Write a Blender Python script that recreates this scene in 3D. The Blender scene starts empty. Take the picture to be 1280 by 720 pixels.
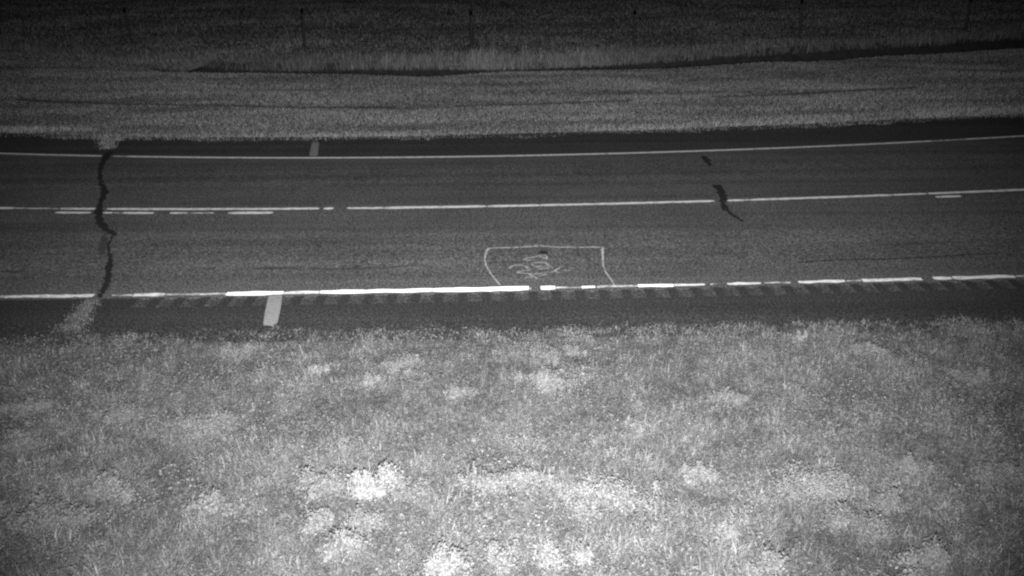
import bpy, math, random
import numpy as np
from mathutils import Matrix, Vector

random.seed(7)
rng = np.random.default_rng(11)
scene = bpy.context.scene
col = scene.collection

# ------------------------------------------------------------------ camera
CAM_H, PITCH, ROLL, FOC = 4.685, math.radians(22.70), 0.0092, 1142.6     # focal length in pixels of a 1280 wide picture
cd = bpy.data.cameras.new('camera')
cam = bpy.data.objects.new('camera', cd)
col.objects.link(cam)
cd.sensor_width = 36.0
cd.lens = FOC / 1280.0 * 36.0
cd.clip_end = 2000.0
fwd = Vector((0, math.cos(PITCH), -math.sin(PITCH)))
rgt0 = Vector((1, 0, 0))
dwn0 = Vector((0, -math.sin(PITCH), -math.cos(PITCH)))
cx = rgt0 * math.cos(ROLL) + dwn0 * math.sin(ROLL)
cy = rgt0 * math.sin(ROLL) - dwn0 * math.cos(ROLL)
cz = -fwd
M3 = Matrix((cx, cy, cz)).transposed().to_4x4()
cam.matrix_world = Matrix.Translation((0, 0, CAM_H)) @ M3
scene.camera = cam

# ------------------------------------------------------------------ night sky, faint moon, infrared illuminator
world = bpy.data.worlds.new('World')
scene.world = world
world.use_nodes = True
wn = world.node_tree
bg = wn.nodes['Background']
sky = wn.nodes.new('ShaderNodeTexSky')
sky.sky_type = 'NISHITA'
sky.sun_disc = False
sky.sun_elevation = math.radians(35)
sky.sun_rotation = math.radians(180)
bw = wn.nodes.new('ShaderNodeRGBToBW')
wn.links.new(sky.outputs[0], bw.inputs[0])
wn.links.new(bw.outputs[0], bg.inputs['Color'])
bg.inputs['Strength'].default_value = 0.0006

sd = bpy.data.lights.new('moon', 'SUN')
sd.energy = 0.004
sd.angle = math.radians(0.5)
so = bpy.data.objects.new('moon', sd)
so.rotation_euler = (math.radians(55), 0, 0)
col.objects.link(so)

ld = bpy.data.lights.new('infrared_illuminator', 'SPOT')      # the camera's own night lamp, mounted below it on the same pole
ld.energy = 41000.0
ld.spot_size = math.radians(82)
ld.spot_blend = 1.0
ld.shadow_soft_size = 0.04
lo = bpy.data.objects.new('infrared_illuminator', ld)
LAMP = Vector((0.05, 0.05, CAM_H - 0.55))
lo.location = LAMP
aim = Vector((-0.2, 17.5, 0.0))
lo.rotation_euler = (aim - LAMP).to_track_quat('-Z', 'Y').to_euler()
col.objects.link(lo)

vs = scene.view_settings
vs.view_transform = 'Standard'
vs.look = 'None'
vs.exposure = 0.0
vs.gamma = 1.0
scene.cycles.use_denoising = False
scene.cycles.filter_width = 2.4
scene.cycles.max_bounces = 5
scene.cycles.diffuse_bounces = 3

# ------------------------------------------------------------------ helpers
def G(px, py, z=0.0):
    """point on the level z under a pixel of the 1280x720 picture"""
    x, y = px - 640.0, py - 360.0
    c, s = math.cos(ROLL), math.sin(ROLL)
    x, y = c * x - s * y, s * x + c * y
    dz = -(y * math.cos(PITCH) + FOC * math.sin(PITCH))
    dy = FOC * math.cos(PITCH) - y * math.sin(PITCH)
    t = (CAM_H - z) / -dz
    return (x * t, dy * t, z)

class Curve:
    """smooth line along the road: y as a quadratic of x, straight on beyond its ends"""
    def __init__(s, pts, deg=2, lim=None):
        w = np.array([G(*p)[:2] for p in pts])
        s.c = np.polyfit(w[:, 0], w[:, 1], deg)
        s.d = np.polyder(s.c)
        s.x0, s.x1 = (w[:, 0].min() - 1, w[:, 0].max() + 1) if lim is None else lim
    def __call__(s, x):
        xc = np.clip(x, s.x0, s.x1)
        return np.polyval(s.c, xc) + np.polyval(s.d, xc) * (x - xc)

near = Curve([(0,371),(65,370.3),(186,369.3),(318,367),(397,366),(600,361.7),(735,359),(866,355.7),(1026,352.7),(1115,349.7),(1230,346.7),(1280,345.5)])
cent = Curve([(0,262.7),(120,263),(273,263.3),(413,263.3),(607,260.7),(730,257.8),(854,254),(1000,250),(1113,246.3),(1280,239.3)], 3)
farl = Curve([(0,192.3),(127,194.7),(213,196),(423,198.0),(627,195.3),(854,189.3),(1000,184.3),(1153,176.7),(1280,170.3)], 3)
nedge = Curve([(0,414),(150,414),(300,412),(427,411),(640,405),(854,402),(1060,399),(1280,397)])
fedge = Curve([(0,170),(140,173.5),(427,174),(640,172),(854,164.5),(1000,158),(1150,151),(1280,146)], 3)
ditch = Curve([(0,70),(150,78),(240,84),(300,88),(427,91),(520,90),(640,86),(740,82),(854,79),(950,74),(1060,68),(1150,62),(1280,54)], 3)

_tab = np.random.default_rng(5).random((64, 64, 8))
def vnoise(x, y, ch=0):
    x = np.asarray(x, float); y = np.asarray(y, float)
    xi = np.floor(x).astype(int); yi = np.floor(y).astype(int)
    fx = x - xi; fy = y - yi
    fx = fx * fx * (3 - 2 * fx); fy = fy * fy * (3 - 2 * fy)
    t = _tab[..., ch]
    a = t[xi % 64, yi % 64]; b = t[(xi + 1) % 64, yi % 64]
    c = t[xi % 64, (yi + 1) % 64]; d = t[(xi + 1) % 64, (yi + 1) % 64]
    return (a * (1 - fx) + b * fx) * (1 - fy) + (c * (1 - fx) + d * fx) * fy

def sstep(a, b, x):
    t = np.clip((x - a) / (b - a), 0, 1)
    return t * t * (3 - 2 * t)

def gz(x, y):
    """height of the earth"""
    x = np.asarray(x, float); y = np.asarray(y, float)
    ne, fe, di = nedge(x), fedge(x), ditch(x)
    z = np.full(np.broadcast(x, y).shape, -0.05)
    nv = sstep(0.0, 0.8, ne - y)                      # near verge
    z = z + nv * (0.03 + 0.14 * (vnoise(x * .7, y * .9, 1) - .5) + 0.05 * (vnoise(x * 2.1, y * 2.3, 2) - .5))
    fv = sstep(0.0, 1.0, y - fe)
    z = z + fv * (0.03 + 0.10 * (vnoise(x * .4, y * .5, 3) - .5))
    q = (y - di - 0.15)
    depth = 0.5 * sstep(-12.5, -9.0, x)
    z = z - depth * (sstep(-0.9, -0.25, q) - sstep(0.45, 1.5, q))       # the ditch
    z = z + 0.10 * sstep(1.0, 2.0, q) * (1 - sstep(2.0, 4.5, q))          # spoil bank behind it
    z = z + sstep(4, 30, q) * 0.25 * (vnoise(x * .15, y * .15, 4) - .5)
    return z

def set_mesh(name, verts, quads=None, tris=None, tone=None, smooth=False):
    me = bpy.data.meshes.new(name)
    nv = len(verts)
    loops, starts, totals = [], [], []
    n = 0
    for arr, k in ((quads, 4), (tris, 3)):
        if arr is None or len(arr) == 0: continue
        arr = np.asarray(arr, np.int32)
        loops.append(arr.ravel()); m = len(arr)
        starts.append(n + np.arange(m, dtype=np.int32) * k)
        totals.append(np.full(m, k, np.int32)); n += m * k
    loops = np.concatenate(loops); starts = np.concatenate(starts)
    me.vertices.add(nv); me.loops.add(len(loops)); me.polygons.add(len(starts))
    me.vertices.foreach_set('co', np.asarray(verts, np.float32).ravel())
    me.loops.foreach_set('vertex_index', loops)
    me.polygons.foreach_set('loop_start', starts)
    me.polygons.foreach_set('use_smooth', np.full(len(starts), bool(smooth)))
    if tone is not None:
        a = me.attributes.new('tone', 'FLOAT', 'POINT')
        a.data.foreach_set('value', np.asarray(tone, np.float32))
    me.update(calc_edges=True)
    me.validate()
    return me

def link(name, me, mat, parent=None, kind=None, label=None, cat=None, group=None, loc=None):
    o = bpy.data.objects.new(name, me)
    col.objects.link(o)
    if mat is not None and me is not None and not me.materials:
        me.materials.append(mat)
    if parent is not None: o.parent = parent
    if kind: o['kind'] = kind
    if label: o['label'] = label
    if cat: o['category'] = cat
    if group: o['group'] = group
    if loc is not None: o.location = loc
    return o

# ------------------------------------------------------------------ materials (an infrared picture: every surface is a grey)
def nodes(name):
    m = bpy.data.materials.new(name); m.use_nodes = True
    nt = m.node_tree; nt.nodes.clear()
    out = nt.nodes.new('ShaderNodeOutputMaterial')
    return m, nt, out
def nd(nt, t, **kw):
    n = nt.nodes.new(t)
    for k, v in kw.items():
        if k in n.inputs: n.inputs[k].default_value = v
        else: setattr(n, k, v)
    return n
def math_(nt, op, a, b=None, clamp=False):
    n = nt.nodes.new('ShaderNodeMath'); n.operation = op; n.use_clamp = clamp
    for i, v in enumerate((a, b)):
        if v is None: continue
        if isinstance(v, (int, float)): n.inputs[i].default_value = v
        else: nt.links.new(v, n.inputs[i])
    return n.outputs[0]
def noise(nt, vec, scale, detail=2.0, rough=0.5):
    n = nd(nt, 'ShaderNodeTexNoise'); n.inputs['Scale'].default_value = scale
    n.inputs['Detail'].default_value = detail; n.inputs['Roughness'].default_value = rough
    nt.links.new(vec, n.inputs['Vector'])
    return n.outputs[0]
def ramp(nt, fac, a, b, va, vb):
    n = nd(nt, 'ShaderNodeMapRange'); n.inputs['From Min'].default_value = a; n.inputs['From Max'].default_value = b
    n.inputs['To Min'].default_value = va; n.inputs['To Max'].default_value = vb
    nt.links.new(fac, n.inputs['Value'])
    return n.outputs[0]

def asphalt_value(nt, vec, base, contrast=1.0):
    g1 = noise(nt, vec, 46.0, 3.0, .7)
    g2 = noise(nt, vec, 34.0, 2.0, .5)
    big = noise(nt, vec, .55, 3.0, .55)
    st = nd(nt, 'ShaderNodeMapping'); st.inputs['Scale'].default_value = (.05, 2.6, 1)
    nt.links.new(vec, st.inputs['Vector'])
    streak = noise(nt, st.outputs[0], 1.0, 3.0, .55)
    f = math_(nt, 'MULTIPLY', ramp(nt, g1, .34, .66, 1 - .9 * contrast, 1 + .9 * contrast), ramp(nt, g2, .34, .66, 1 - .6 * contrast, 1 + .6 * contrast))
    f = math_(nt, 'MULTIPLY', f, ramp(nt, big, .3, .7, .86, 1.14))
    f = math_(nt, 'MULTIPLY', f, ramp(nt, streak, .32, .68, .78, 1.2))
    return math_(nt, 'MULTIPLY', f, base), g1

def mat_asphalt(name, base, contrast=1.0, bump=.5):
    m, nt, out = nodes(name)
    tc = nd(nt, 'ShaderNodeTexCoord')
    v, g = asphalt_value(nt, tc.outputs['Object'], base, contrast)
    p = nd(nt, 'ShaderNodeBsdfPrincipled'); p.inputs['Roughness'].default_value = .95
    p.inputs['Specular IOR Level'].default_value = .15
    nt.links.new(v, p.inputs['Base Color'])
    b = nd(nt, 'ShaderNodeBump'); b.inputs['Strength'].default_value = bump; b.inputs['Distance'].default_value = .006
    nt.links.new(g, b.inputs['Height']); nt.links.new(b.outputs[0], p.inputs['Normal'])
    nt.links.new(p.outputs[0], out.inputs[0])
    return m

def mat_paint(name, val, wear, under=.053, scale=9.0, sharp=.10, stretch=(1, 3, 1)):
    """paint worn through to the asphalt: wear 0 = whole, 1 = gone"""
    m, nt, out = nodes(name)
    tc = nd(nt, 'ShaderNodeTexCoord')
    a, g = asphalt_value(nt, tc.outputs['Object'], under, 1.0)
    mp = nd(nt, 'ShaderNodeMapping'); mp.inputs['Scale'].default_value = stretch
    nt.links.new(tc.outputs['Object'], mp.inputs['Vector'])
    w = noise(nt, mp.outputs[0], scale, 5.0, .65)
    f = ramp(nt, w, wear - sharp, wear + sharp, 0.0, 1.0)
    gr = ramp(nt, g, .25, .75, .75 * val, 1.15 * val)
    mx = nd(nt, 'ShaderNodeMix'); mx.data_type = 'FLOAT'
    nt.links.new(f, mx.inputs[0]); nt.links.new(a, mx.inputs[2]); nt.links.new(gr, mx.inputs[3])
    p = nd(nt, 'ShaderNodeBsdfPrincipled'); p.inputs['Roughness'].default_value = .8
    p.inputs['Specular IOR Level'].default_value = .2
    nt.links.new(mx.outputs[0], p.inputs['Base Color'])
    nt.links.new(p.outputs[0], out.inputs[0])
    return m

def mat_leaf(name, gain=1.0, trans=.3):
    m, nt, out = nodes(name)
    at = nd(nt, 'ShaderNodeAttribute'); at.attribute_name = 'tone'
    v = math_(nt, 'MULTIPLY', at.outputs['Fac'], gain)
    d = nd(nt, 'ShaderNodeBsdfPrincipled'); d.inputs['Roughness'].default_value = .7
    d.inputs['Specular IOR Level'].default_value = .2
    t = nd(nt, 'ShaderNodeBsdfTranslucent')
    nt.links.new(v, d.inputs['Base Color']); nt.links.new(v, t.inputs['Color'])
    mx = nd(nt, 'ShaderNodeMixShader'); mx.inputs[0].default_value = trans
    nt.links.new(d.outputs[0], mx.inputs[1]); nt.links.new(t.outputs[0], mx.inputs[2])
    nt.links.new(mx.outputs[0], out.inputs[0])
    return m

def mat_earth(name, lo_, hi_, scale=6.0, rough=.95):
    m, nt, out = nodes(name)
    tc = nd(nt, 'ShaderNodeTexCoord')
    a = noise(nt, tc.outputs['Object'], scale, 6.0, .65)
    b = noise(nt, tc.outputs['Object'], scale * 9, 3.0, .6)
    v = math_(nt, 'MULTIPLY', ramp(nt, a, .3, .7, lo_, hi_), ramp(nt, b, .25, .75, .5, 1.5))
    p = nd(nt, 'ShaderNodeBsdfPrincipled'); p.inputs['Roughness'].default_value = rough
    p.inputs['Specular IOR Level'].default_value = .1
    nt.links.new(v, p.inputs['Base Color'])
    bp = nd(nt, 'ShaderNodeBump'); bp.inputs['Strength'].default_value = .6; bp.inputs['Distance'].default_value = .02
    nt.links.new(b, bp.inputs['Height']); nt.links.new(bp.outputs[0], p.inputs['Normal'])
    nt.links.new(p.outputs[0], out.inputs[0])
    return m

def mat_plain(name, val, rough=.8, var=.3, scale=20.0):
    m, nt, out = nodes(name)
    tc = nd(nt, 'ShaderNodeTexCoord')
    a = noise(nt, tc.outputs['Object'], scale, 4.0, .6)
    v = ramp(nt, a, .3, .7, val * (1 - var), val * (1 + var))
    p = nd(nt, 'ShaderNodeBsdfPrincipled'); p.inputs['Roughness'].default_value = rough
    p.inputs['Specular IOR Level'].default_value = .2
    nt.links.new(v, p.inputs['Base Color'])
    nt.links.new(p.outputs[0], out.inputs[0])
    return m

M_LANE = mat_asphalt('chip_seal_asphalt', .053)
M_SHOULDER = mat_asphalt('shoulder_asphalt', .0185)
M_FARSH = mat_asphalt('dusty_shoulder_asphalt', .030)
M_GROOVE = mat_asphalt('milled_asphalt', .031, .9)
M_BRIGHT = mat_paint('fresh_reflective_paint', .85, .36, sharp=.06)
M_WHITE = mat_paint('white_road_paint', .55, .40)
M_FAINT = mat_paint('worn_road_paint', .50, .47)
M_TAPE = mat_paint('pale_marking_tape', .16, .36, scale=22, stretch=(1, 1, 1))
M_TAPE_FAR = mat_paint('worn_marking_tape', .17, .38, scale=22, stretch=(1, 1, 1))
M_SPRAY = mat_paint('grey_spray_paint', .26, .42, scale=14, stretch=(1, 1, 1))
M_SPRAY2 = mat_paint('faded_spray_paint', .24, .44, scale=14, stretch=(1, 1, 1))
M_TAR = mat_plain('crack_tar', .010, .75, .35)
M_STAIN = mat_plain('dark_stain', .028, .9, .3)
M_GRASS = mat_leaf('grass_blades')
M_WEED = mat_leaf('weed_leaves', 1.0, .3)
M_EARTH = mat_earth('verge_soil', .05, .12)
M_FIELD = mat_earth('field_soil', .05, .11, 2.0)
M_MUD = mat_earth('ditch_mud', .012, .028, 4.0)
M_POST = mat_plain('dark_post_wood', .012, .9, .3)
M_WIRE = mat_plain('rusty_wire', .06, .7, .2)

# ------------------------------------------------------------------ ground: one sheet to the horizon
xs = np.unique(np.concatenate([np.linspace(-600, -60, 19), np.linspace(-60, -24, 25), np.linspace(-24, 24, 193), np.linspace(24, 60, 25), np.linspace(60, 600, 19)]))
us = np.unique(np.concatenate([np.linspace(-300, 0, 21), np.linspace(0, 5.4, 30), np.linspace(5.4, 14, 10), np.linspace(14, 24.5, 34), np.linspace(24.5, 33, 90), np.linspace(33, 60, 40), np.linspace(60, 700, 25)]))
XX, UU = np.meshgrid(xs, us)
# rows follow the ditch between the road and the fence so that its banks stay crisp
off = (ditch(np.clip(XX, -24, 24)) - ditch(0.0)) * sstep(16, 24, UU) * (1 - sstep(40, 90, UU))
YY = UU + off
ZZ = gz(XX, YY)
nx, ny = len(xs), len(us)
idx = np.arange(nx * ny).reshape(ny, nx)
quads = np.stack([idx[:-1, :-1], idx[:-1, 1:], idx[1:, 1:], idx[1:, :-1]], -1).reshape(-1, 4)
me = set_mesh('ground', np.stack([XX, YY, ZZ], -1).reshape(-1, 3), quads, smooth=True)
link('ground', me, M_EARTH, kind='structure')

# ------------------------------------------------------------------ road
rx = np.concatenate([np.linspace(-160, -20, 36)[:-1], np.linspace(-20, 20, 161), np.linspace(20, 160, 36)[1:]])
def strip(name, rows, mat, parent=None, kind=None, xs=rx, skirt=None):
    """rows: list of functions of x giving (y, z) across the road"""
    V = []
    for fn in rows:
        y, z = fn(xs)
        V.append(np.stack([xs, y, np.zeros_like(xs) + z], -1))
    n = len(xs); V = np.concatenate(V)
    q = []
    for r in range(len(rows) - 1):
        a = np.arange(n - 1) + r * n
        q.append(np.stack([a, a + 1, a + n + 1, a + n], -1))
    me = set_mesh(name, V, np.concatenate(q))
    return link(name, me, mat, parent, kind)

GR0, GR1 = .10, .42          # the rumble strip lies this far outside the near edge line
road = strip('road', [lambda x: (near(x) - .10, 0.0), lambda x: (near(x) * .5 + cent(x) * .5, .015), lambda x: (cent(x), .03),
                      lambda x: (farl(x) * .5 + cent(x) * .5, .015), lambda x: (farl(x) + .10, 0.0)], M_LANE, kind='structure')
def lane_z(x, y):
    n, c, f = near(x), cent(x), farl(x)
    if y < n: return 0.0
    if y < c: return .03 * (y - n + .1) / (c - n + .1)
    if y < f: return .03 * (f + .1 - y) / (f + .1 - c)
    return 0.0
strip('shoulder', [lambda x: (farl(x) + .10, 0.0), lambda x: (fedge(x) + .35, -.015), lambda x: (fedge(x) + .37, -.14)], M_FARSH, road)
sh = strip('shoulder', [lambda x: (nedge(x) - .37, -.14), lambda x: (nedge(x) - .35, -.01), lambda x: (near(x) - GR1, 0.0)], M_SHOULDER, road)
# rumble strip: shallow milled scoops, each in its own hole of the shoulder
PITCHR = .305
gx0 = G(176, 372)[0]; gx1 = G(1330, 346)[0]
ng = int((gx1 - gx0) / PITCHR)
V, Q = [], []
def quad(a, b, c, d):
    i = len(V); V.extend([a, b, c, d]); Q.append((i, i + 1, i + 2, i + 3))
def row(x0, x1):
    m = max(1, int((x1 - x0) / 4))
    e = np.linspace(x0, x1, m + 1)
    for a, b in zip(e[:-1], e[1:]):
        quad((a, near(a) - GR1, 0), (b, near(b) - GR1, 0), (b, near(b) - GR0, 0), (a, near(a) - GR0, 0))
row(-160, gx0)
GW = .19
for k in range(ng):
    a = gx0 + k * PITCHR
    b = a + GW
    row(b, a + PITCHR)
    gv, gq = [], []
    nseg = 8
    for j in range(nseg + 1):
        x = a + GW * j / nseg
        dz = -.011 * math.sin(math.pi * j / nseg) ** .45
        for q_, s in ((GR1, 0), (GR1 - .04, 1), (GR0 + .03, 1), (GR0, 0)):
            gv.append((x, float(near(x)) - q_, dz * s))
    for j in range(nseg):
        for r in range(3):
            i = j * 4 + r
            gq.append((i, i + 4, i + 5, i + 1))
    me = set_mesh('rumble_groove', np.array(gv), gq)
    link('rumble_groove', me, M_GROOVE, road)
row(gx0 + ng * PITCHR, 160)
link('rumble_land', set_mesh('rumble_land', np.array(V, float), Q), M_SHOULDER, road)

def line_seg(name, fn, xa, xb, w, mat, z=.004, jag=.0, taper=.0):
    """painted stroke along a road line, between two distances along it"""
    n = max(3, int((xb - xa) / .12) + 1)
    X = np.linspace(xa, xb, n)
    yc = fn(X)
    r1 = np.array([random.uniform(-1, 1) for _ in range(n)]) * jag
    r2 = np.array([random.uniform(-1, 1) for _ in range(n)]) * jag
    e = np.ones(n)
    e[0] = e[-1] = 1 - taper
    zz = np.array([lane_z(x, y) for x, y in zip(X, yc)]) + z
    top = np.stack([X, yc + w / 2 * e + r1, zz], -1); bot = np.stack([X, yc - w / 2 * e + r2, zz], -1)
    V = np.concatenate([bot, top]); a = np.arange(n - 1)
    q = np.stack([a, a + 1, a + n + 1, a + n], -1)
    return link(name, set_mesh(name, V, q), mat, road)

def px_x(px, fn, y0):
    """distance along a road line of the pixel column px"""
    y = y0
    p = G(px, y)
    for _ in range(12):
        p = G(px, y)
        e = float(fn(p[0])) - p[1]
        y -= e * 6292 / (p[1] + 1.96) ** 2 * .9
    return p[0]

# near edge line: (from, to, width, kind)
XN = lambda px: px_x(px, near, 360)
line_seg('edge_line', near, -150, XN(-20), .11, M_WHITE)
for a, b, w, m in ((-20, 8, .075, M_FAINT), (8, 117, .09, M_WHITE), (140, 166, .05, M_FAINT), (167, 206, .10, M_WHITE), (207, 282, .045, M_FAINT),
                   (283, 354, .125, M_BRIGHT), (355, 399, .085, M_WHITE), (400, 455, .115, M_BRIGHT), (455, 540, .115, M_BRIGHT), (540.6, 661, .135, M_BRIGHT),
                   (662, 664, .08, M_FAINT), (676, 694, .115, M_BRIGHT), (695, 701, .06, M_WHITE), (701, 726, .04, M_FAINT), (727, 744, .09, M_BRIGHT), (746, 798, .05, M_FAINT),
                   (798, 842, .085, M_BRIGHT), (843, 881, .07, M_WHITE), (888, 898, .05, M_FAINT), (909, 951, .075, M_WHITE), (955, 988, .045, M_FAINT),
                   (998, 1056, .085, M_WHITE), (1058, 1076, .04, M_FAINT), (1078, 1152, .11, M_WHITE), (1167, 1189, .10, M_WHITE), (1191, 1268, .10, M_WHITE), (1270, 1300, .06, M_FAINT)):
    line_seg('edge_line', near, XN(a), XN(b), w, m, jag=.015, taper=.15)
line_seg('edge_line', near, XN(1302), 150, .11, M_WHITE)
# centre line: a whole upper line and broken pieces of the lower one
XC = lambda px: px_x(px, cent, 258)
line_seg('centre_line', cent, -150, XC(-20), .11, M_WHITE)
for a, b, w, m in ((-20, 18, .12, M_WHITE), (18, 74, .06, M_FAINT), (76, 120, .10, M_WHITE), (134, 399, .10, M_WHITE), (405, 417, .12, M_WHITE), (434, 480, .09, M_WHITE),
                   (481, 608, .12, M_WHITE), (609, 674, .11, M_WHITE), (675, 742, .10, M_WHITE), (742, 893, .10, M_WHITE), (904, 930, .10, M_WHITE), (930, 938, .07, M_FAINT),
                   (938, 1115, .10, M_WHITE), (1116, 1158, .09, M_WHITE), (1160, 1310, .105, M_WHITE)):
    line_seg('centre_line', cent, XC(a), XC(b), w, m, jag=.007, taper=.3)
line_seg('centre_line', cent, XC(1312), 150, .11, M_WHITE)
low = lambda x: cent(x) - .205
for a, b, w, m in ((77, 120, .10, M_WHITE), (134, 147, .09, M_WHITE), (148, 160, .06, M_FAINT), (160, 198, .10, M_WHITE), (218, 240, .09, M_WHITE), (240, 272, .06, M_FAINT), (290, 345, .11, M_WHITE),
                   (1163, 1194, .10, M_WHITE)):
    line_seg('centre_line', low, XC(a), XC(b), w, m, jag=.007, taper=.3)
# far edge line
XF = lambda px: px_x(px, farl, 190)
line_seg('edge_line', farl, -150, XF(127), .105, M_WHITE, jag=.004)
line_seg('edge_line', farl, XF(141), XF(160), .08, M_FAINT, jag=.006)
line_seg('edge_line', farl, XF(160), XF(700), .11, M_WHITE, jag=.004)
line_seg('edge_line', farl, XF(700), XF(1165), .10, M_WHITE, jag=.004)
line_seg('edge_line', farl, XF(1166), XF(1205), .075, M_FAINT, jag=.006)
line_seg('edge_line', farl, XF(1206), 150, .105, M_WHITE, jag=.004)

def ribbon(name, pix, w, mat, z=.006, jag=.0, sub=9, widths=None, **kw):
    """smooth band along points given as pixels, w metres wide, lying on the road"""
    P = np.array([G(*p)[:2] for p in pix]); n = len(P)
    W = np.array(widths if widths is not None else [w] * n, float)
    out, ow = [], []
    for i in range(n - 1):                                   # Catmull-Rom
        p0, p1, p2, p3 = P[max(i - 1, 0)], P[i], P[i + 1], P[min(i + 2, n - 1)]
        for t in np.arange(sub) / sub:
            out.append(.5 * (2 * p1 + (p2 - p0) * t + (2 * p0 - 5 * p1 + 4 * p2 - p3) * t * t + (3 * p1 - p0 - 3 * p2 + p3) * t ** 3))
            ow.append(W[i] * (1 - t) + W[i + 1] * t)
    out.append(P[-1]); ow.append(W[-1])
    out = np.array(out); ow = np.array(ow); m = len(out)
    tg = np.gradient(out, axis=0); tg /= np.linalg.norm(tg, axis=1)[:, None] + 1e-9
    nrm = np.stack([-tg[:, 1], tg[:, 0]], -1)
    ja = np.array([random.uniform(-1, 1) for _ in range(m)]) * jag; jb = np.array([random.uniform(-1, 1) for _ in range(m)]) * jag
    e = np.ones(m); e[0] = e[-1] = .45
    A = out + nrm * (ow / 2 * e + ja)[:, None]; B = out - nrm * (ow / 2 * e + jb)[:, None]
    zz = lambda Q: np.array([lane_z(x, y) for x, y in Q]) + z
    V = np.concatenate([np.c_[A, zz(A)], np.c_[B, zz(B)]])
    a = np.arange(m - 1)
    q = np.stack([a + m, a + m + 1, a + 1, a], -1)
    return link(name, set_mesh(name, V, q), mat, road, **kw)

# tar sealed cracks
ribbon('crack_seal', [(138,190),(132,197),(127.5,207),(125,220),(127,232),(131,243),(127,254),(124,264),(124.5,275),(127,283),(133,289),(139,293),(145,296)], .12, M_TAR, .009, .030,
       widths=[.13,.15,.11,.09,.07,.11,.09,.11,.12,.12,.09,.11,.06], label='wavy dark tar seam across both lanes at the left')
ribbon('crack_seal', [(131,296),(130,305),(128,313),(131,320)], .10, M_STAIN, .009, .03, widths=[.05,.10,.10,.05])
ribbon('crack_seal', [(142,295),(139,302),(136,309),(137,319)], .03, M_TAR, .010, .012)
ribbon('crack_seal', [(137,318),(138,326),(137,336),(135,346),(133,357),(128,366),(124,373)], .10, M_TAR, .009, .025, widths=[.04,.07,.09,.08,.09,.07,.04])
ribbon('crack_seal', [(879,196),(883,201),(886,206),(888,209)], .14, M_TAR, .009, .035, widths=[.12,.14,.08,.03])
ribbon('crack_seal', [(892,233),(899,239),(904,248),(907,256)], .14, M_TAR, .009, .028, widths=[.09,.15,.11,.05])
ribbon('crack_seal', [(898,233),(902,241),(904,249)], .08, M_TAR, .010, .01, widths=[.08,.10,.05])
ribbon('crack_seal', [(901,252),(905,259),(911,267),(919,273),(928,279)], .08, M_TAR, .009, .018, widths=[.09,.08,.06,.07,.06])
ribbon('crack_seal', [(902,258),(903,262),(905,266)], .05, M_TAR, .011, .008)
# fine open cracks and stains of the near lane
ribbon('road_crack', [(998,329),(1030,327),(1065,325.5),(1100,325),(1140,323.5),(1180,321.5),(1215,319),(1250,317.5)], .03, M_TAR, .006, .008)
ribbon('road_crack', [(875,319),(905,318.5),(935,318)], .035, M_STAIN, .006, .008)
ribbon('road_stain', [(315,337),(335,336.5),(355,336.5),(375,336)], .09, M_STAIN, .006, .02, widths=[.04,.09,.09,.04])
ribbon('road_stain', [(385,337),(420,337.5),(470,336),(520,333)], .06, M_STAIN, .006, .014, widths=[.03,.05,.06,.02])
ribbon('road_stain', [(1090,308),(1130,306.5),(1180,305)], .06, M_STAIN, .006, .014, widths=[.02,.06,.03])
ribbon('road_stain', [(600,329.5),(630,329),(655,328.5)], .06, M_STAIN, .006, .012, widths=[.03,.06,.05])
ribbon('road_stain', [(2,341),(20,341),(36,340.5)], .08, M_STAIN, .006, .02, widths=[.05,.08,.04])
ribbon('road_stain', [(443,334),(447,333.5),(451,334.5)], .10, M_STAIN, .006, .02)
ribbon('road_stain', [(676,315.5),(680,317),(684,318.5)], .12, M_TAR, .006, .015, widths=[.07,.14,.06])

# pale bars laid across the shoulders
def bar(pix, mat, label):
    V = [G(*p) for p in pix]
    c = np.mean(np.array(V), 0)
    out = []
    n = len(V)
    for i in range(n):                                     # rounded corners
        p, a, b = np.array(V[i]), np.array(V[i - 1]), np.array(V[(i + 1) % n])
        for t in (.22, .09): out.append(p + (a - p) * t)
        for t in (.09, .22): out.append(p + (b - p) * t)
    out = np.array(out); out[:, 2] = .007
    vv = np.vstack([out, c * [1, 1, 0] + [0, 0, .007]]); m = len(out)
    tr = [(i, (i + 1) % m, m) for i in range(m)]
    o = link('shoulder_bar', set_mesh('shoulder_bar', vv, None, tr), mat, road); o['label'] = label
bar([(336, 369.5), (353, 369.5), (351, 385), (347, 404), (341, 408), (329, 407), (331, 392)], M_TAPE, 'pale bar across the near shoulder below the edge line')
bar([(390, 178), (399, 178), (397, 195.5), (386.5, 195.5)], M_TAPE_FAR, 'pale short bar across the far shoulder')

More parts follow.
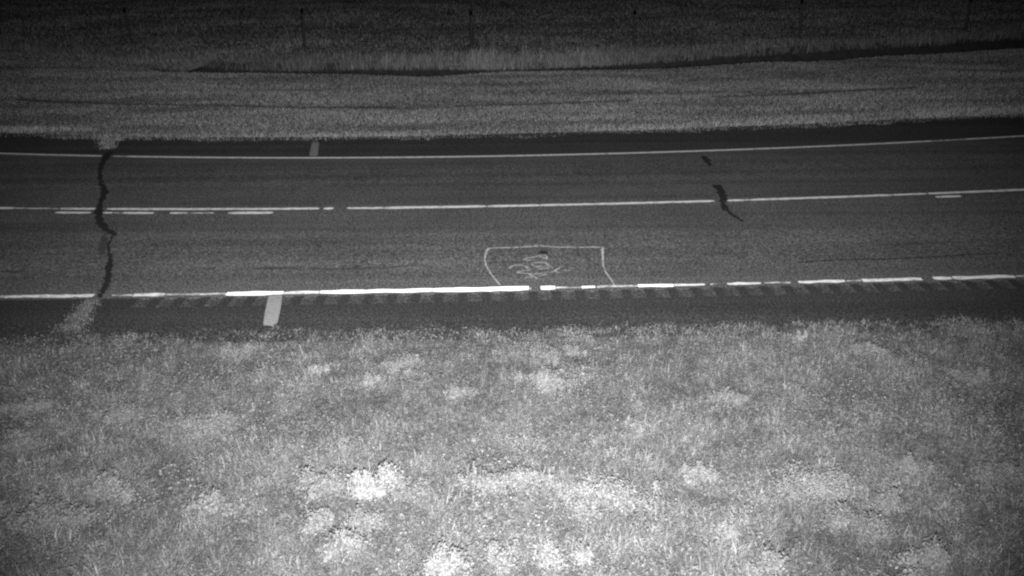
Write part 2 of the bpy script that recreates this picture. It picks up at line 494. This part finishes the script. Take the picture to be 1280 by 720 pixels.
# sprayed box and scrawl
def P4(pts): return [(580 + x / 6, 290 + y / 6) for x, y in pts]
def P12(pts): return [(620 + x / 12, 305 + y / 12) for x, y in pts]
ribbon('spray_paint_outline', P4([(185,132),(300,126),(400,124),(480,119),(550,113),(620,116),(700,122),(860,123),(1035,123)]), .038, M_SPRAY, .006, .006)
ribbon('spray_paint_outline', P4([(188,128),(168,160),(156,215),(170,265),(200,315),(235,360),(270,402)]), .022, M_SPRAY, .008, .004, widths=[.055,.035,.02,.018,.018,.018,.018])
ribbon('spray_paint_outline', P4([(1040,120),(1040,170),(1043,240),(1055,290),(1080,330),(1110,370),(1126,408)]), .022, M_SPRAY, .008, .004, widths=[.045,.035,.02,.018,.018,.018,.018])
for s in ([(405,245),(470,228),(540,218),(600,205),(660,186),(720,185),(757,208),(765,248)], [(405,245),(470,262),(530,252)], [(640,204),(690,208),(735,235)],
          [(530,318),(580,300),(650,293),(735,290)], [(530,318),(575,340),(640,352),(700,350)], [(590,368),(680,350),(770,345),(835,352)], [(735,290),(790,330),(850,380)],
          [(200,375),(250,345),(330,328),(410,335),(460,360),(490,385)], [(490,385),(505,405),(440,408),(380,415),(310,440)],
          [(310,440),(420,450),(540,458),(680,450),(760,435),(850,425),(900,400),(940,375),(1010,350)], [(870,400),(915,432),(960,447)], [(1020,405),(1110,408)],
          [(490,460),(560,495),(640,537)], [(425,522),(480,506),(545,510)], [(620,492),(700,478),(765,463)], [(630,392),(720,382),(800,372)]):
    ribbon('spray_paint_lettering', P12(s), .025, M_SPRAY2, .0065 + random.uniform(0, .002), .005)

# ------------------------------------------------------------------ vegetation builders
def blade_mesh(name, x, y, z, h, w, bend, tone, seg2=True, yaw=None):
    n = len(x)
    a = rng.random(n) * 2 * np.pi if yaw is None else yaw
    f = a + np.pi / 2 + rng.normal(0, .5, n)               # width direction
    dx, dy = np.cos(a), np.sin(a); wx, wy = np.cos(f) * w / 2, np.sin(f) * w / 2
    B = np.stack([x, y, z], -1)
    Wd = np.stack([wx, wy, np.zeros(n)], -1)
    D = np.stack([dx, dy, np.zeros(n)], -1)
    up = np.array([0, 0, 1.0])
    mid = B + D * (h * bend * .35)[:, None] + up * (h * .6)[:, None]
    tip = B + D * (h * bend)[:, None] + up * (h * np.sqrt(np.clip(1 - .55 * bend ** 2, .12, 1)))[:, None]
    if seg2:
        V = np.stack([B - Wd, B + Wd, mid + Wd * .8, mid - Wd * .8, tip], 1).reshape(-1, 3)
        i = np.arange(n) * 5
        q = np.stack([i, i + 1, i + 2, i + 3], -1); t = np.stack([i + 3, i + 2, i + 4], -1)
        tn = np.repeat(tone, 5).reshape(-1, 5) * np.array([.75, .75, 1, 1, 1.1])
    else:
        V = np.stack([B - Wd, B + Wd, tip], 1).reshape(-1, 3)
        i = np.arange(n) * 3
        q = None; t = np.stack([i, i + 1, i + 2], -1)
        tn = np.repeat(tone, 3)
    return set_mesh(name, V, q, t, tn.ravel())

def leaf_arrays(c, size, nrm, tone, aspect=.7):
    """small leaves folded along the midrib: centre, length, facing"""
    n = len(c)
    nrm = nrm / (np.linalg.norm(nrm, axis=1)[:, None] + 1e-9)
    r = rng.normal(size=(n, 3)); u = np.cross(nrm, r); u /= np.linalg.norm(u, axis=1)[:, None] + 1e-9
    v = np.cross(nrm, u)
    L = size[:, None]
    a = c - u * L * .5; b = c + u * L * .5
    s1 = c + v * L * aspect * .5 + nrm * L * .12; s2 = c - v * L * aspect * .5 + nrm * L * .12
    V = np.stack([a, s1, b, s2], 1).reshape(-1, 3)
    i = np.arange(n) * 4
    t = np.concatenate([np.stack([i, i + 2, i + 1], -1), np.stack([i, i + 3, i + 2], -1)])
    return V, t, np.repeat(tone, 4)

# weed clumps: pixel of the middle, width and depth in pixels of the picture, height in metres, tone, label
WEEDS = [
 (472, 603, 52, 40, .26, .72, 'brightest bushy weed of the foreground, left of centre'),
 (397, 600, 58, 32, .20, .36, 'pale leafy weed just left of the brightest bushy weed'),
 (394, 641, 48, 28, .19, .44, 'pale rounded weed below and left of the brightest bushy weed'),
 (456, 644, 52, 24, .15, .34, 'low ragged weed directly below the brightest bushy weed'),
 (432, 676, 46, 36, .20, .38, 'ragged weed with dark gaps, near bottom, left of centre'),
 (519, 607, 42, 24, .14, .32, 'small weed just right of the brightest bushy weed'),
 (268, 622, 44, 26, .20, .40, 'lone pale weed left of the bright foreground weeds'),
 (138, 601, 42, 34, .22, .33, 'upright dim weed in the left foreground grass'),
 (60, 636, 96, 50, .22, .30, 'broad dim leafy patch in the lower left grass'),
 (38, 546, 56, 28, .14, .30, 'small dim low weed near the left picture edge'),
 (34, 502, 58, 30, .12, .32, 'flat dim weed at the left edge, nearest the road there'),
 (150, 512, 44, 22, .12, .30, 'flat dim weed below the grassy seam end, at left'),
 (262, 517, 76, 24, .12, .36, 'long flat pale weed patch, left of centre in midground grass'),
 (289, 433, 44, 16, .10, .36, 'low weed just below the pale bar on the near shoulder'),
 (396, 460, 30, 14, .12, .58, 'small very pale weed right below the road, left of centre'),
 (461, 475, 32, 16, .12, .52, 'small round weed between two small pale weeds near the road'),
 (506, 453, 44, 16, .10, .45, 'low oval weed in the grass below the bright edge line'),
 (690, 473, 62, 22, .13, .56, 'wide pale oval weed below the sprayed box'),
 (684, 446, 30, 18, .13, .42, 'small weed above the wide pale oval weed'),
 (720, 435, 26, 14, .11, .40, 'tiny weed closest to the road, under the sprayed box'),
 (572, 491, 40, 16, .10, .38, 'low dim weed left of the wide pale oval weed'),
 (655, 604, 62, 24, .17, .44, 'pale weed left of the wide bright foreground patch'),
 (592, 606, 62, 24, .16, .42, 'low pale weed at picture centre, between two bright weeds'),
 (745, 608, 106, 34, .18, .58, 'wide bright leafy patch just right of picture centre'),
 (732, 641, 38, 18, .15, .46, 'small weed under the wide bright leafy patch'),
 (706, 699, 56, 28, .20, .46, 'bright weed at the bottom edge, right of centre'),
 (622, 703, 42, 26, .18, .40, 'bright small weed at the bottom edge near picture centre'),
 (558, 710, 66, 28, .20, .46, 'bright broad weed at the bottom edge, left of centre'),
 (870, 586, 44, 28, .20, .42, 'pale weed alone between the two widest bright patches'),
 (1006, 600, 126, 36, .18, .56, 'widest pale leafy patch in the right half'),
 (1141, 586, 56, 24, .17, .42, 'pale weed right of the widest pale patch'),
 (1252, 591, 64, 26, .17, .40, 'pale weed by the right picture edge'),
 (1112, 630, 62, 26, .17, .38, 'dim weed below the pale pair at right'),
 (1150, 705, 64, 30, .22, .42, 'dim broad weed at the bottom edge, far right'),
 (956, 712, 44, 26, .20, .42, 'weed at the bottom edge below the widest pale patch'),
 (910, 668, 40, 22, .20, .52, 'small bright weed below and left of the widest pale patch'),
 (1066, 655, 70, 36, .19, .33, 'dim leafy patch below the widest pale patch'),
 (802, 531, 28, 14, .12, .46, 'small pale weed alone in mid grass right of centre'),
 (914, 496, 46, 16, .11, .42, 'low weed in the right mid grass left of the far weeds'),
 (1001, 421, 20, 8, .09, .60, 'tiny bright weed near the road edge at right'),
 (1090, 438, 50, 18, .10, .40, 'flat weed near the road edge at right, beyond the tiny bright one'),
 (1222, 468, 46, 20, .11, .36, 'dim flat weed near the right edge, close to the road'),
]
weed_spots = []
for (px, py, wpx, dpx, hh, tone, label) in WEEDS:
    x, y, _ = G(px, py + dpx * .35)
    sc = FOC / math.cos(PITCH) / (y + CAM_H * math.tan(PITCH))            # pixels per metre across
    rxw = wpx / sc / 2
    vyp = 6292 / (y + 1.96) ** 2                                          # pixels per metre away
    ryw = max(.10, (dpx / vyp) * .5 * .75)
    weed_spots.append((x, y, rxw, ryw, hh, tone, label))

# ------------------------------------------------------------------ grass of the near verge
def near_grass():
    N = 520000
    x = rng.uniform(-10.5, 10.5, N)
    # finer towards the camera: depth weighted so that the density falls a little with distance
    y = 3.6 + (1 - (1 - rng.random(N)) ** .85) * 7.6
    ne = nedge(x)
    edge = ne + .02 + .16 * (vnoise(x * 5.5, y * 0 + 3, 5) - .5) + .10 * (vnoise(x * 17, y * 0 + 9, 6) - .5) + .2 * (vnoise(x * 1.1, y * 0, 7) - .5)
    k = (y < edge)
    x, y = x[k], y[k]
    z = gz(x, y) - .008
    n = len(x)
    p1 = vnoise(x * .9, y * 1.1, 0); p2 = vnoise(x * 3.1, y * 3.4, 1); p3 = vnoise(x * 9, y * 9, 2)
    h = (.04 + .035 * p1 + .05 * p2 + .055 * p3) * rng.uniform(.5, 1.35, n)
    dist = np.clip((nedge(x) - y) / .5, .0, 1)
    h *= .55 + .45 * dist
    tall = rng.random(n) < .006
    h[tall] *= 1.8
    w = rng.uniform(.004, .010, n)
    bend = rng.uniform(.55, 1.36, n)
    patch = np.clip(.5 + .45 * (p1 - .5) + 1.0 * (p2 - .5) + 1.0 * (p3 - .5), .0, 1.3)
    tone = (.046 + .060 * patch) * np.exp(rng.normal(0, .15, n))
    tone = np.clip(tone, .012, .3)
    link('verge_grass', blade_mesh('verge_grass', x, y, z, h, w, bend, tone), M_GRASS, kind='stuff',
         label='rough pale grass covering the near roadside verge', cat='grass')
    # broad little leaves growing all through it
    N = 150000
    x = rng.uniform(-10, 10, N); y = rng.uniform(3.8, 10.6, N)
    d = vnoise(x * 1.3, y * 1.5, 3) * .6 + vnoise(x * 4, y * 4, 4) * .4
    k = (y < nedge(x) - .15) & (rng.random(N) < sstep(.30, .70, d))
    x, y = x[k], y[k]; n = len(x)
    c = np.stack([x, y, gz(x, y) + (.02 + .10 * vnoise(x * 9, y * 9, 2) + .03 * vnoise(x * 3.1, y * 3.4, 1)) * rng.uniform(.5, 1.2, n)], -1)
    nr = np.stack([rng.normal(0, .5, n), rng.normal(-.35, .5, n), np.ones(n)], -1)
    V, t, tn = leaf_arrays(c, rng.uniform(.012, .030, n), nr, np.clip(.084 * np.exp(rng.normal(0, .2, n)), .03, .4))
    link('ground_cover', set_mesh('ground_cover', V, None, t, tn), M_WEED, kind='stuff',
         label='small leafy ground cover mixed into the near verge', cat='ground cover')
near_grass()

for (x0, y0, rw, ry, hh, tone, label) in weed_spots:
    root = link('weed_clump', None, None, label=label, cat='weed', group='leafy weeds growing in the near verge')
    z0 = float(gz(x0, y0))
    root.location = (x0, y0, z0)
    n = int(np.clip(4200 * rw * ry / .05, 700, 5200))
    # sprays of leaves thrown out unevenly from a handful of crowns, thinning into the grass
    nd_ = max(7, int(rw * 46))
    cxs = rng.normal(0, .5, nd_) * rw; cys = rng.normal(0, .55, nd_) * ry
    rr = rng.uniform(.12, .55, nd_) * min(rw, .30); hz = hh * rng.uniform(.2, 1.0, nd_) * np.exp(-.5 * (cxs / rw) ** 2)
    el = rng.uniform(.5, 1.8, nd_)
    j = rng.choice(nd_, n, p=rr ** 1.3 / (rr ** 1.3).sum())
    gx_, gy_ = rng.standard_t(3.5, n) * .5, rng.standard_t(3.5, n) * .5
    gx_, gy_ = np.clip(gx_, -2.6, 2.6), np.clip(gy_, -2.6, 2.6)
    q = np.hypot(gx_, gy_); ang = np.arctan2(gy_, gx_)
    lx = cxs[j] + gx_ * rr[j] * el[j]; ly = cys[j] + gy_ * rr[j]
    lz = hz[j] * .9 * np.exp(-.6 * q * q) * rng.uniform(.1, 1.2, n) + rng.uniform(.02, .075, n)
    c = np.stack([lx, ly, lz], -1)
    nr = np.stack([gx_ * .6, gy_ * .6 - .35, .8 * np.ones(n)], -1) + rng.normal(0, .55, (n, 3))
    V, t, tn = leaf_arrays(c, rng.uniform(.012, .032, n) * (1 + .2 * (hh > .19)), nr, np.clip((.055 + tone * .100) * np.exp(rng.normal(0, .22, n)), .02, .5), .5)
    link('foliage', set_mesh('foliage', V, None, t, tn), M_WEED, root)
    m = max(14, int(n / 30))
    sx, sy = cxs[rng.choice(nd_, m)] + rng.normal(0, .03, m), cys[rng.choice(nd_, m)] + rng.normal(0, .03, m)
    link('stem', blade_mesh('stem', sx, sy, np.full(m, -.02), hh * rng.uniform(.6, 1.2, m), np.full(m, .006), rng.uniform(.05, .5, m), np.full(m, tone * .3)), M_WEED, root, kind='stuff')

# grass rooted in the ends of the big seam, where it crosses the shoulders
def seam_grass(pix, w0, w1, n, h, tone, label):
    P = np.array([G(*p)[:2] for p in pix]); t = rng.random(n)
    c = P[0][None] * (1 - t)[:, None] + P[1][None] * t[:, None]
    s = w0 * (1 - t) + w1 * t
    c[:, 0] += rng.normal(0, .45, n) * s
    c[:, 1] += rng.normal(0, .06, n)
    o = P.mean(0)
    zz = np.where(c[:, 1] > 15, -.01, -.004)
    me = blade_mesh('seam_grass', c[:, 0] - o[0], c[:, 1] - o[1], zz, h * rng.uniform(.5, 1.4, n), rng.uniform(.004, .009, n), rng.uniform(.3, 1.2, n), tone * np.exp(rng.normal(0, .35, n)))
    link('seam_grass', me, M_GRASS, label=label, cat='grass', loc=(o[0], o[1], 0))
seam_grass([(114, 376), (88, 413)], .12, .22, 2200, .026, .080, 'narrow strip of short grass crossing the near shoulder at left')
seam_grass([(134, 186), (137, 168)], .16, .45, 900, .06, .15, 'small grass wedge on the far shoulder above the dark seam')

# ------------------------------------------------------------------ far verge, ditch and field
def far_grass():
    N = 440000
    x = rng.uniform(-20, 20, N); t = rng.random(N)
    fe = fedge(x); di = ditch(x)
    ed = fe - .03 + .25 * (vnoise(x * 2.2, x * 0, 5) - .5) + .16 * (vnoise(x * 7, x * 0 + 4, 6) - .5)
    y = ed + (di - .45 + 1.9 * (1 - sstep(-12.5, -9.5, x)) - ed) * t
    s = (y - fe) / (di - fe)
    st = vnoise(x * .35, y * 1.9, 0); p2 = vnoise(x * 1.4, y * 3.2, 1)
    n = len(x)
    h = (.04 + .045 * st) * rng.uniform(.5, 1.4, n)
    h *= np.where(s < .10, 1.4, 1.0) * np.where(s > .93, .6, 1.0)
    mow = np.exp(-((y - fe - (di - fe) * .40) / .13) ** 2) * (vnoise(x * .5, x * 0 + 7, 2) > .35)      # a mower's wheel track
    h *= 1 - .75 * mow
    tone = (.115 + .085 * st + .07 * p2) * np.where(s < .12, 1.12, 1.0) * (1 - .45 * mow) * np.exp(rng.normal(0, .15, n))
    z = gz(x, y) - .01
    link('far_verge_grass', blade_mesh('far_verge_grass', x, y, z, h, rng.uniform(.006, .015, n), rng.uniform(.3, 1.2, n), np.clip(tone, .02, .5), seg2=False), M_GRASS, kind='stuff',
         label='mown grass verge beyond the road', cat='grass')
    # tall unmown grass on the bank behind the ditch
    N = 60000
    x = rng.uniform(-20, 22, N); di = ditch(x)
    y = di + 1.14 + .16 * sstep(2, 11, x) + rng.gamma(1.3, .25, N)
    dens = .2 + .8 * np.exp(-((x - 0.2) / 5.2) ** 2)
    k = (rng.random(N) < dens * (.35 + vnoise(x * 1.2, y * 1.2, 3)))
    x, y = x[k], y[k]; n = len(x)
    h = (.08 + .26 * vnoise(x * 1.7, y * .8, 4) ** 2 + .12 * vnoise(x * 5, y * 2, 1)) * rng.uniform(.5, 1.5, n)
    h[rng.random(n) < .03] *= 1.8
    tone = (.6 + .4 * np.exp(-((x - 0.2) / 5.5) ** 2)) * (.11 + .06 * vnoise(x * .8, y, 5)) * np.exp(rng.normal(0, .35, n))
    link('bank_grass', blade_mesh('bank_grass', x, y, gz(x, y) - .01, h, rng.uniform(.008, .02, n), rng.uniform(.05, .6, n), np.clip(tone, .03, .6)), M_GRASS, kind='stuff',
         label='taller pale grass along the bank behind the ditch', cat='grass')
    # the field
    N = 300000
    x = rng.uniform(-36, 36, N); y = ditch(np.clip(x, -20, 20)) + 1.5 - 2.1 * (1 - sstep(-12.5, -9.5, x)) + .4 * sstep(2, 11, x) + 30 * rng.random(N) ** 1.25
    n = N
    h = (.07 + .09 * vnoise(x * .6, y * .6, 6)) * rng.uniform(.5, 1.4, n)
    tone = (.095 + .08 * vnoise(x * .25, y * .6, 7) + .05 * vnoise(x * 1.3, y * 1.3, 1)) * np.exp(rng.normal(0, .2, n))
    link('field_grass', blade_mesh('field_grass', x, y, gz(x, y) - .01, h, rng.uniform(.010, .028, n), rng.uniform(.3, 1.2, n), np.clip(tone, .02, .5), seg2=False), M_GRASS, kind='stuff',
         label='dim field grass beyond the ditch', cat='grass')
far_grass()

# wet mud lying in the ditch
dx_ = np.linspace(-14, 30, 120)
m_w = (.52 + .3 * sstep(3, 12, dx_)) * (.6 + .8 * vnoise(dx_ * .6, dx_ * 0, 2)) * sstep(-12.5, -9.5, dx_) + .02
m_w = (.55 + .07 * sstep(2, 11, dx_)) * (.82 + .4 * vnoise(dx_ * 1.7, dx_ * 0, 2)) * sstep(-12.0, -9.5, dx_) + .01
fr = np.linspace(-.2, 1.0, 12)
dv = np.concatenate([np.stack([dx_, ditch(dx_) + .15 + f * m_w * 2.3, gz(dx_, ditch(dx_) + .15 + f * m_w * 2.3) + .03], -1) for f in fr])
a = np.arange(119)
link('ditch_mud', set_mesh('ditch_mud', dv, np.concatenate([np.stack([a + r * 120, a + 1 + r * 120, a + 121 + r * 120, a + 120 + r * 120], -1) for r in range(11)]), smooth=True), M_MUD, kind='structure')

# ------------------------------------------------------------------ wire fence at the field's edge
def tube(p, q, r0, r1, sides=8, rings=2):
    p, q = np.array(p, float), np.array(q, float)
    d = (q - p) / np.linalg.norm(q - p)
    u = np.cross(d, [0, 1, .3]); u /= np.linalg.norm(u); v = np.cross(d, u)
    V, F = [], []
    for k in range(rings):
        t = k / (rings - 1); c = p + (q - p) * t; r = r0 + (r1 - r0) * t
        for s in range(sides):
            an = 2 * np.pi * s / sides
            V.append(c + (u * np.cos(an) + v * np.sin(an)) * r)
    for k in range(rings - 1):
        for s in range(sides):
            F.append((k * sides + s, k * sides + (s + 1) % sides, (k + 1) * sides + (s + 1) % sides, (k + 1) * sides + s))
    V.append(p); V.append(q); T = []
    for s in range(sides):
        T.append((len(V) - 2, (s + 1) % sides, s)); T.append((len(V) - 1, (rings - 1) * sides + s, (rings - 1) * sides + (s + 1) % sides))
    return V, F, T
fence = link('wire_fence', None, None, label='faint wire fence with thin dark posts along the dark field', cat='fence')
posts = [(-48, 44, 0), (166, 56, -.06), (381, 62, .03), (589, 64, .02), (792, 61, .0), (998, 54, -.02), (1205, 46, .02), (1420, 36, 0)]
tops = []
fx0 = G(589, 64)
fence.location = (fx0[0], fx0[1], 0)
for px, py, ln in posts:
    b = np.array(G(px, py)); b[2] = float(gz(b[0], b[1]))
    H = random.uniform(1.15, 1.28)
    base = b - np.array([fx0[0], fx0[1], 0])
    top = base + np.array([ln * H * 1.2, random.uniform(-.03, .03), H])
    V, F, T = tube(base - [0, 0, .12], top, .055, .048, 9, 4)
    link('post', set_mesh('post', np.array(V), F, T), M_POST, fence)
    tops.append((base, top))
for lev in (.28, .55, .78, .96):
    V, F, T = [], [], []
    for (b0, t0), (b1, t1) in zip(tops[:-1], tops[1:]):
        o1 = np.array([0, -.06, 0])
        v, f, t = tube(b0 + (t0 - b0) * lev + o1, b1 + (t1 - b1) * lev + o1, .002, .002, 4, 2)
        k = len(V); V += v; F += [tuple(i + k for i in g) for g in f]; T += [tuple(i + k for i in g) for g in t]
    link('wire', set_mesh('wire', np.array(V), F, T), M_WIRE, fence)
